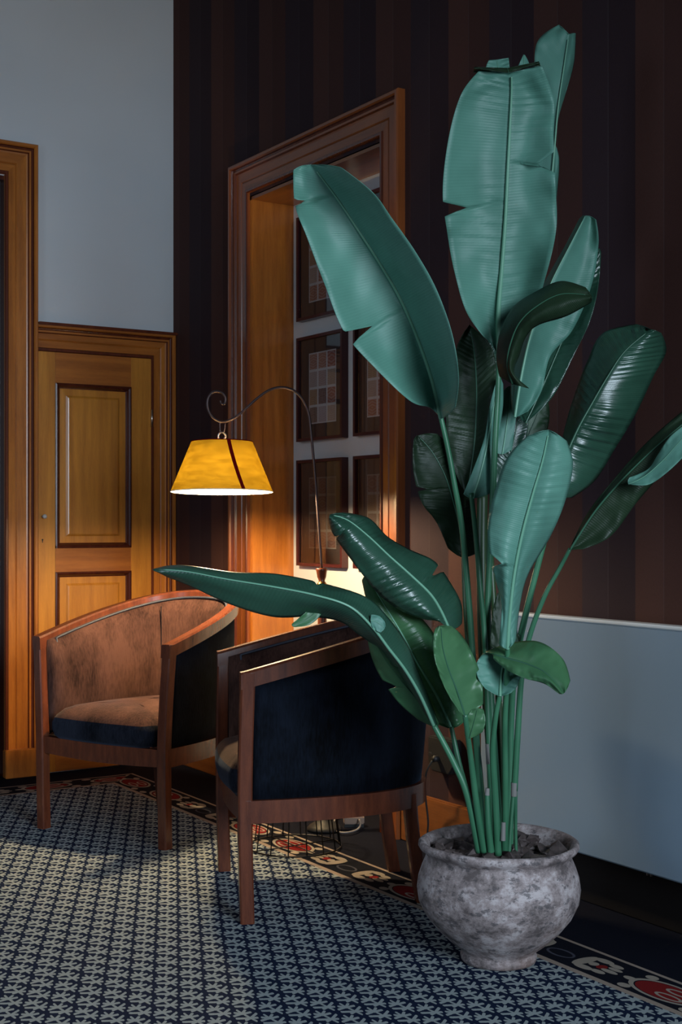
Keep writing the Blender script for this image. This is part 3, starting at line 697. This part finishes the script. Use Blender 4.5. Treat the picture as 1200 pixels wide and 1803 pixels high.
def leaf(mat, mid, left, right, Y0, Y1=None, fold=(0, 0), bulge=(.0, .0), Ym=None, notches=(), tip=.06, basew=.05, rib=None, pleat=0, ribr=.0042, label=None, curl=0, n=140, wave=.0):
    """mid/left/right: outline stations; Y: real distance at base, middle and tip; fold: how far the edges lie behind the rib (m)"""
    Y1 = Y0 if Y1 is None else Y1; Ym = (Y0+Y1)/2 if Ym is None else Ym
    K = 10
    cm = catmull([tuple(map(float, p_)) for p_ in mid], n); cl = catmull([tuple(map(float, p_)) for p_ in left], n); cr = catmull([tuple(map(float, p_)) for p_ in right], n)
    bm = bmesh.new(); uvl = bm.loops.layers.uv.new('UVMap'); rows = []; uvs = {}
    rl = random.Random(int(mid[0][0]*7+mid[-1][1]))
    phs = [rl.uniform(0, 6.28) for _ in range(4)]
    ribpts = []; hw = max(max(abs(a_[0]-b_[0])+abs(a_[1]-b_[1]) for a_, b_ in zip(cm, cl)), max(abs(a_[0]-b_[0])+abs(a_[1]-b_[1]) for a_, b_ in zip(cm, cr))); sz = min(1, (hw/75)**1.5)
    for i in range(n+1):
        t = i/n; Y = (1-t)**2*Y0+2*t*(1-t)*(2*Ym-.5*(Y0+Y1))+t*t*Y1
        row = []
        w0 = min(1, math.sqrt(max(0, t)/basew) if basew else 1)*min(1, math.sqrt(max(0, 1-t)/tip) if tip else 1)
        for sd, ce, fo, bu in ((-1, cl, fold[0], bulge[0]), (1, cr, fold[1], bulge[1])):
            w = w0
            for (s_, t0, wd_, dp_) in notches:
                if s_ == sd:
                    x = (t-t0)/wd_
                    if 0 <= x < 1: w *= 1-dp_*(1-x)
                    elif -.35 < x < 0: w *= 1-dp_*(1+x/.35)
            seq = []
            for k_ in range(1, K+1):
                s = k_/K*w; f = k_/K
                u = cm[i][0]+(ce[i][0]-cm[i][0])*s; v = cm[i][1]+(ce[i][1]-cm[i][1])*s
                dY = fo*s*math.sin(math.pi*min(1, max(.0, .12+.85*t)))**.5 + bu*math.sin(math.pi*s)
                dY += .35*(abs(fo)+.02)*(s**2)*.45*math.sin(7*t+phs[0]+sd) + wave*s*s*math.sin(19*t+phs[1]+sd*2)
                if hw > 110: dY += .011*math.sin(f*math.pi)*noise.noise(Vector((t*9+f*1.5, sd*2.0, phs[3]*2)))
                dY += .024*sz*f*noise.noise(Vector((t*5.5+phs[2], sd*f*1.6, phs[0]*3)))+.006*sz*f*noise.noise(Vector((t*17, sd*f*3, phs[1]*3)))
                for (s_, t0, wd_, dp_) in notches:
                    if s_ == sd: dY += sz*(.030 if t < t0 else -.012)*math.exp(-abs(t-t0)/.05)*f**1.5
                dY += curl*s**4*math.sin(math.pi*t)
                if pleat: dY += .8*pleat*(.6*math.sin((t-.05*f)*175+3*math.sin(9*t+phs[3]))+.5*math.sin((t-.05*f)*263+phs[2]))*math.sin(math.pi*min(1, f*.95+.05))**.6*(.55+.45*math.sin(13*t+phs[1]+sd))
                seq.append(((u, v, Y+dY), (sd*f, t)))
            row.append(seq)
        c = ((cm[i][0], cm[i][1], Y), (0, t)); full = row[0][::-1]+[c]+row[1]
        rv = []
        for (u, v, y_), uv_ in full:
            vv = bm.verts.new(LC(u, v, y_)); uvs[vv] = uv_; rv.append(vv)
        rows.append(rv); ribpts.append(LC(cm[i][0], cm[i][1], Y-(.005 if mat == 'leaf_pale' and hw > 40 else .0015)))
    for a, b in zip(rows, rows[1:]):
        for j in range(2*K):
            f = bm.faces.new((a[j], a[j+1], b[j+1], b[j]))
            for l in f.loops: l[uvl].uv = uvs[l.vert]
    me = bpy.data.meshes.new('leaf'); bm.to_mesh(me); bm.free(); o = link('leaf', me, M[mat], plant, True)
    md = o.modifiers.new('thickness', 'SOLIDIFY'); md.thickness = .0009; md.offset = 0
    if label: o['label'] = label
    rr_ = [ribr*(1.15 if mat == 'leaf_pale' else .9)*(1-.72*i/n) for i in range(n+1)]
    tubeobj('midrib', ribpts[:int(n*.97)], rr_[:int(n*.97)], M[rib or ('rib' if mat == 'leaf_pale' else 'rib_dark')], o, 7)
    return o
def stem(pts, r0, r1, mat='stem', name='stem'):
    """pts (u, v, Y) from the soil upward"""
    c = catmull([LC(*p_) for p_ in pts], 36)
    return tubeobj(name, c, [r0+(r1-r0)*i/36 for i in range(37)], M[mat], plant, 10)

# -- blades -------------------------------------------------------
# big left blade
leaf('leaf_pale', [(776, 737), (760, 668), (735, 595), (704, 525), (668, 463), (630, 405), (590, 345), (548, 290)],
     [(757, 716), (722, 706), (662, 650), (606, 585), (571, 500), (541, 420), (519, 360), (516, 289)],
     [(798, 735), (807, 668), (796, 590), (768, 510), (732, 445), (690, 385), (655, 338), (590, 287)], 3.10, 2.92, fold=(-.07, -.21), bulge=(.012, .0), notches=((-1, .40, .03, .42), (-1, .86, .015, .35)), rib='rib', tip=.03, ribr=.0052, wave=.012)
# tall top blade
leaf('leaf_pale', [(878, 625), (877, 550), (883, 470), (889, 390), (893, 310), (897, 230), (900, 165), (900, 128)],
     [(862, 606), (822, 552), (800, 480), (787, 410), (779, 335), (790, 240), (812, 165), (845, 122)],
     [(893, 606), (938, 550), (962, 480), (979, 400), (977, 320), (974, 245), (974, 175), (952, 112)], 3.22, 3.05, fold=(-.05, -.03), bulge=(.02, .015), notches=((-1, .50, .035, .36), (1, .62, .05, .38)), ribr=.0056, tip=.02, wave=.016, pleat=.0022)
leaf('leaf_shade', [(895, 128), (893, 120), (893, 122)], [(845, 122), (835, 118), (833, 128)], [(950, 112), (948, 108), (951, 116)], 3.05, 3.07, tip=0, basew=0, n=20, ribr=.001)
leaf('leaf_pale', [(876, 130), (876, 118), (874, 105)], [(853, 126), (856, 115), (860, 106)], [(897, 122), (896, 112), (895, 102)], 3.12, 3.13, tip=0, basew=0, n=16, ribr=.001)
leaf('leaf_pale', [(922, 120), (922, 108), (922, 97)], [(911, 118), (916, 107), (921, 96)], [(933, 118), (929, 107), (923, 96)], 3.12, 3.13, tip=0, basew=0, n=12, ribr=.001)
# narrow blade behind the top one
leaf('leaf_pale', [(955, 420), (968, 340), (975, 270), (982, 190), (992, 120), (1001, 60)],
     [(930, 400), (928, 320), (935, 240), (940, 150), (945, 75), (985, 42)],
     [(972, 410), (984, 290), (975, 235), (995, 165), (1010, 110), (1013, 56)], 3.36, 3.34, fold=(.03, .05), notches=((1, .34, .05, .35),), ribr=.003, tip=.015)
# right-middle pale blade and the glossy one behind it
leaf('leaf_pale', [(906, 735), (916, 670), (931, 600), (950, 545), (975, 487), (1003, 432), (1030, 380)],
     [(902, 735), (899, 680), (910, 610), (936, 545), (962, 490), (993, 435), (1024, 376)],
     [(922, 733), (952, 690), (968, 628), (1008, 580), (1040, 505), (1053, 430), (1047, 378)], 3.26, 3.30, fold=(.10, .06), bulge=(0, .02), ribr=.0035, tip=.04, wave=.006)
leaf('leaf_dark', [(925, 745), (955, 680), (985, 610), (1015, 540), (1035, 490), (1052, 440)],
     [(908, 738), (930, 670), (955, 600), (985, 540), (1010, 480), (1040, 430)],
     [(935, 738), (975, 695), (1010, 625), (1040, 560), (1054, 495), (1058, 430)], 3.34, 3.38, fold=(.02, -.03), pleat=.003, ribr=.003)
# curled dark blade
leaf('leaf_shade', [(902, 676), (893, 645), (897, 610), (913, 570), (942, 541), (987, 518), (1040, 520)],
     [(879, 664), (874, 630), (880, 585), (903, 541), (942, 514), (988, 495), (1036, 508)],
     [(932, 685), (905, 657), (914, 625), (926, 592), (948, 572), (998, 556), (1046, 529)], 3.10, 2.98, fold=(.07, .02), bulge=(-.01, -.02), ribr=.003, tip=.03, basew=.01)
# dark folded blade behind left
leaf('leaf_shade', [(822, 873), (833, 800), (838, 730), (838, 670), (834, 615), (826, 572)],
     [(816, 866), (790, 800), (785, 735), (792, 665), (804, 610), (822, 575)],
     [(826, 868), (855, 800), (872, 720), (873, 650), (864, 610), (834, 576)], 3.30, 3.38, fold=(.0, -.05), pleat=.003, ribr=.003)
leaf('leaf_dark', [(845, 745), (858, 690), (862, 640), (858, 600)], [(830, 745), (838, 690), (845, 640), (850, 602)], [(876, 745), (882, 690), (880, 640), (868, 602)], 3.36, 3.36, pleat=.004, ribr=.002)
# pale sliver with rounded base
leaf('leaf_pale', [(832, 878), (845, 835), (858, 780), (868, 720), (878, 662)],
     [(814, 873), (832, 828), (852, 772), (862, 715), (876, 660)],
     [(860, 873), (872, 830), (876, 775), (885, 715), (885, 668)], 3.24, 3.28, fold=(.0, .02), ribr=.003, basew=.03)
# leaves behind the main stem on the right
leaf('leaf_pale', [(884, 800), (890, 760), (895, 720), (897, 680)], [(872, 800), (874, 760), (878, 720), (888, 682)], [(900, 795), (905, 760), (909, 720), (908, 684)], 3.36, 3.38, ribr=.002)
leaf('leaf_dark', [(876, 880), (890, 830), (903, 780), (912, 735), (918, 690)], [(862, 870), (868, 820), (880, 775), (895, 730), (910, 690)], [(900, 880), (915, 830), (925, 780), (930, 735), (924, 690)], 3.40, 3.42, pleat=.004, ribr=.003)
leaf('leaf_mid', [(915, 800), (930, 765), (945, 730), (955, 700)], [(905, 790), (912, 755), (925, 720), (948, 698)], [(935, 800), (960, 765), (967, 730), (963, 700)], 3.44, 3.44, ribr=.002)
# front centre pale blade
leaf('leaf_pale', [(893, 1143), (897, 1080), (906, 1005), (920, 935), (938, 868), (955, 810), (966, 757)],
     [(876, 1142), (882, 1065), (866, 1000), (858, 930), (870, 868), (893, 805), (938, 758)],
     [(907, 1135), (915, 1065), (930, 1010), (968, 945), (995, 880), (1008, 815), (993, 766)], 3.02, 2.92, fold=(.02, .04), bulge=(-.02, -.02), notches=((-1, .355, .04, .45),), pleat=.0018, ribr=.0042, tip=.05, basew=.03, wave=.004)
# right glossy pleated blade
leaf('leaf_dark', [(980, 872), (994, 810), (1016, 757), (1043, 708), (1070, 662), (1100, 618), (1145, 580)],
     [(974, 862), (984, 800), (996, 745), (1011, 695), (1034, 635), (1062, 586), (1128, 569)],
     [(994, 884), (1045, 848), (1082, 790), (1118, 730), (1150, 662), (1172, 618), (1162, 582)], 3.16, 3.14, fold=(.14, .06), bulge=(-.01, -.02), pleat=.0085, ribr=.004, tip=.03, wave=.010)
# far right blade leaving the frame
leaf('leaf_shade', [(1003, 968), (1045, 903), (1090, 850), (1140, 800), (1195, 752), (1255, 705), (1310, 668)],
     [(1003, 962), (1036, 900), (1085, 838), (1135, 782), (1190, 733), (1250, 688), (1308, 660)],
     [(1010, 972), (1072, 946), (1120, 885), (1165, 835), (1218, 790), (1275, 735), (1316, 680)], 3.12, 3.02, fold=(.03, .0), ribr=.003)
leaf('leaf_pale', [(1106, 853), (1135, 838), (1165, 812), (1192, 782), (1225, 745)], [(1102, 843), (1140, 826), (1158, 800), (1180, 768), (1222, 735)], [(1108, 853), (1142, 853), (1178, 828), (1212, 792), (1230, 755)], 3.03, 2.97, ribr=.001, fold=(.02, -.02), label='pale turned-over edge of the far right leaf')
# left-middle dark blade behind the stems
leaf('leaf_shade', [(815, 982), (808, 925), (797, 880), (782, 835), (760, 795), (735, 767)],
     [(792, 975), (768, 920), (742, 885), (729, 840), (726, 800), (729, 766)],
     [(846, 978), (842, 930), (830, 880), (815, 835), (795, 790), (762, 757)], 3.36, 3.34, fold=(-.02, .03), notches=((-1, .50, .025, .30),), pleat=.003, ribr=.003)
# long left drooping blade
leaf('leaf_dark', [(764, 1280), (740, 1226), (713, 1180), (684, 1142), (655, 1104), (615, 1068), (555, 1048), (480, 1033), (400, 1020), (325, 1006), (268, 1003)],
     [(758, 1277), (732, 1230), (703, 1186), (670, 1146), (632, 1118), (597, 1094), (545, 1086), (480, 1086), (405, 1064), (330, 1030), (268, 1006)],
     [(776, 1284), (757, 1234), (736, 1182), (716, 1134), (681, 1085), (645, 1052), (580, 1030), (490, 1011), (410, 1007), (322, 995), (268, 1000)], 3.14, 3.02, Ym=2.94, fold=(.05, .06), bulge=(-.01, -.01), notches=((-1, .22, .012, .5), (1, .62, .012, .25)), ribr=.0048, tip=.05, rib='rib', wave=.004)
leaf('leaf_mid', [(556, 1058), (553, 1078), (535, 1093), (514, 1102)], [(566, 1062), (566, 1080), (545, 1100), (514, 1104)], [(546, 1058), (540, 1075), (526, 1088), (512, 1100)], 2.98, 2.97, ribr=.0008, n=30, label='torn flap hanging from the long left leaf')
leaf('leaf_pale', [(652, 1092), (664, 1096), (677, 1106)], [(652, 1082), (668, 1085), (681, 1100)], [(654, 1104), (664, 1112), (673, 1114)], 2.95, 2.96, ribr=.0008, n=24, tip=.2, label='pale curled edge of the long left leaf')
# left-middle pleated blade
leaf('leaf_dark', [(790, 1108), (776, 1076), (757, 1046), (722, 1012), (684, 978), (648, 944), (612, 916), (580, 906)],
     [(772, 1092), (745, 1090), (705, 1075), (668, 1048), (638, 1012), (608, 972), (586, 940), (577, 914)],
     [(812, 1110), (812, 1065), (790, 1022), (764, 988), (722, 968), (682, 945), (648, 912), (598, 901)], 3.12, 3.00, fold=(.0, .09), bulge=(-.025, -.01), notches=((1, .36, .035, .5), (-1, .82, .012, .25)), pleat=.0060, ribr=.0045, tip=.03, rib='rib')
# olive blade underneath
leaf('leaf_mid', [(795, 1283), (770, 1228), (735, 1168), (708, 1118), (678, 1068), (648, 1018)],
     [(772, 1280), (738, 1240), (702, 1180), (672, 1120), (648, 1068), (634, 1008)],
     [(822, 1276), (808, 1225), (785, 1160), (758, 1108), (715, 1062), (665, 1018)], 3.18, 3.14, fold=(.02, .03), bulge=(-.01, -.02), pleat=.0018, ribr=.0042, rib='rib')
# olive lobe left
leaf('leaf_mid', [(768, 1282), (738, 1238), (704, 1196), (676, 1158), (655, 1120)], [(742, 1272), (702, 1238), (672, 1196), (655, 1160), (646, 1124)], [(775, 1278), (752, 1235), (722, 1190), (695, 1150), (664, 1122)], 3.17, 3.0, fold=(.03, 0), ribr=.001, notches=((-1, .42, .07, .55),))
# small upright leaf
leaf('leaf_mid', [(818, 1262), (806, 1222), (790, 1180), (779, 1140), (776, 1102)],
     [(812, 1258), (786, 1218), (768, 1172), (761, 1130), (768, 1100)],
     [(850, 1246), (848, 1198), (833, 1155), (812, 1118), (788, 1098)], 3.04, 2.98, fold=(-.03, .05), ribr=.003, rib='rib_dark', tip=.08)
leaf('leaf_mid', [(826, 1300), (833, 1275), (840, 1248)], [(816, 1282), (820, 1265), (832, 1246)], [(846, 1296), (854, 1272), (850, 1244)], 3.06, 3.04, ribr=.001, n=30, tip=.15, basew=.2)
# arching right leaf : cup, then fold toward the right
leaf('leaf_pale', [(880, 1226), (881, 1200), (884, 1176), (890, 1152)], [(862, 1222), (842, 1196), (838, 1170), (850, 1150)], [(892, 1226), (909, 1210), (916, 1192), (925, 1172)], 3.06, 3.10, fold=(-.03, -.03), ribr=.003, basew=.15, tip=0, n=40)
leaf('leaf_mid', [(868, 1152), (895, 1160), (930, 1170), (962, 1186), (993, 1220)],
     [(852, 1148), (895, 1133), (948, 1130), (990, 1160), (1005, 1205)],
     [(868, 1160), (892, 1180), (925, 1195), (958, 1204), (988, 1225)], 3.06, 2.92, fold=(.04, -.02), bulge=(-.01, -.01), ribr=.003, rib='rib_dark', basew=.01, tip=.05, label='small young leaf arching to the right over the radiator')
# small dark leaf behind the front one
leaf('leaf_shade', [(878, 1150), (882, 1115), (884, 1080), (882, 1040)], [(862, 1140), (864, 1105), (868, 1070), (876, 1042)], [(905, 1140), (910, 1110), (895, 1080), (884, 1042)], 3.22, 3.24, ribr=.002)
leaf('leaf_shade', [(905, 1165), (910, 1140), (908, 1115)], [(893, 1160), (896, 1138), (902, 1115)], [(917, 1160), (917, 1138), (913, 1115)], 3.2, 3.2, ribr=.002, n=30)

# -- stalks -------------------------------------------------------
stem([(851, 1500, 3.19), (838, 1300, 3.17), (831, 1150, 3.16), (824, 1050, 3.15), (813, 930, 3.14), (799, 850, 3.12), (788, 790, 3.11), (775, 732, 3.10)], .0090, .0058)
stem([(868, 1500, 3.26), (860, 1300, 3.26), (853, 1130, 3.26), (845, 1040, 3.25), (838, 950, 3.25), (829, 868, 3.24)], .0085, .006)
stem([(880, 1500, 3.27), (871, 1350, 3.27), (862, 1200, 3.27), (858, 1060, 3.27), (866, 900, 3.25), (871, 780, 3.23), (876, 690, 3.22), (878, 600, 3.21)], .0105, .0062)
stem([(872, 1500, 3.30), (866, 1330, 3.31), (852, 1150, 3.31), (848, 1000, 3.32), (849, 870, 3.33)], .016, .0135, 'stem_dark')
stem([(884, 1500, 3.32), (880, 1300, 3.32), (872, 1120, 3.33), (862, 950, 3.34)], .010, .007, 'stem_dark')
stem([(843, 1500, 3.15), (822, 1400, 3.13), (798, 1342, 3.13), (764, 1278, 3.13)], .0090, .0066)
stem([(846, 1500, 3.17), (828, 1420, 3.16), (808, 1345, 3.16), (794, 1280, 3.17)], .0078, .0056)
stem([(852, 1500, 3.14), (839, 1420, 3.12), (829, 1340, 3.09), (818, 1258, 3.04)], .0088, .0060)
stem([(876, 1505, 3.14), (871, 1400, 3.12), (867, 1320, 3.10), (872, 1262, 3.08), (880, 1222, 3.06)], .0095, .0052)
stem([(888, 1505, 3.18), (889, 1400, 3.15), (888, 1280, 3.10), (892, 1200, 3.06), (893, 1138, 3.02)], .0088, .0056)
stem([(896, 1500, 3.26), (897, 1380, 3.26), (899, 1260, 3.25), (908, 1160, 3.22), (940, 1020, 3.19), (972, 900, 3.17), (981, 868, 3.16)], .0105, .006)
stem([(905, 1392, 3.19), (911, 1290, 3.18), (918, 1190, 3.17), (932, 1120, 3.16), (958, 1050, 3.14), (985, 1000, 3.13), (1003, 966, 3.12)], .0082, .0044)
stem([(896, 1500, 3.18), (899, 1450, 3.185), (904, 1388, 3.19)], .0045, .0055); stem([(908, 1500, 3.20), (907, 1450, 3.20), (907, 1388, 3.19)], .0040, .0050)
stem([(904, 1402, 3.188), (905, 1378, 3.188)], .0072, .0084, 'sheath', 'sheath')
stem([(857, 1500, 3.31), (845, 1350, 3.33), (828, 1200, 3.34), (818, 1080, 3.35), (814, 975, 3.36)], .0055, .004, 'stem_dark')
stem([(858, 1500, 3.24), (846, 1380, 3.23), (832, 1280, 3.20), (815, 1180, 3.16), (802, 1135, 3.13), (790, 1104, 3.12)], .0075, .005, 'stem_dark')
stem([(864, 1500, 3.13), (859, 1450, 3.12), (857, 1396, 3.12)], .0085, .0058); stem([(857, 1400, 3.118), (858, 1388, 3.118)], .0062, .0045, 'sheath', 'sheath')
stem([(859, 1345, 3.14), (857, 1310, 3.14)], .0052, .0042, 'sheath', 'sheath')
stem([(885, 1480, 3.125), (886, 1448, 3.125)], .0060, .0050, 'sheath', 'sheath')
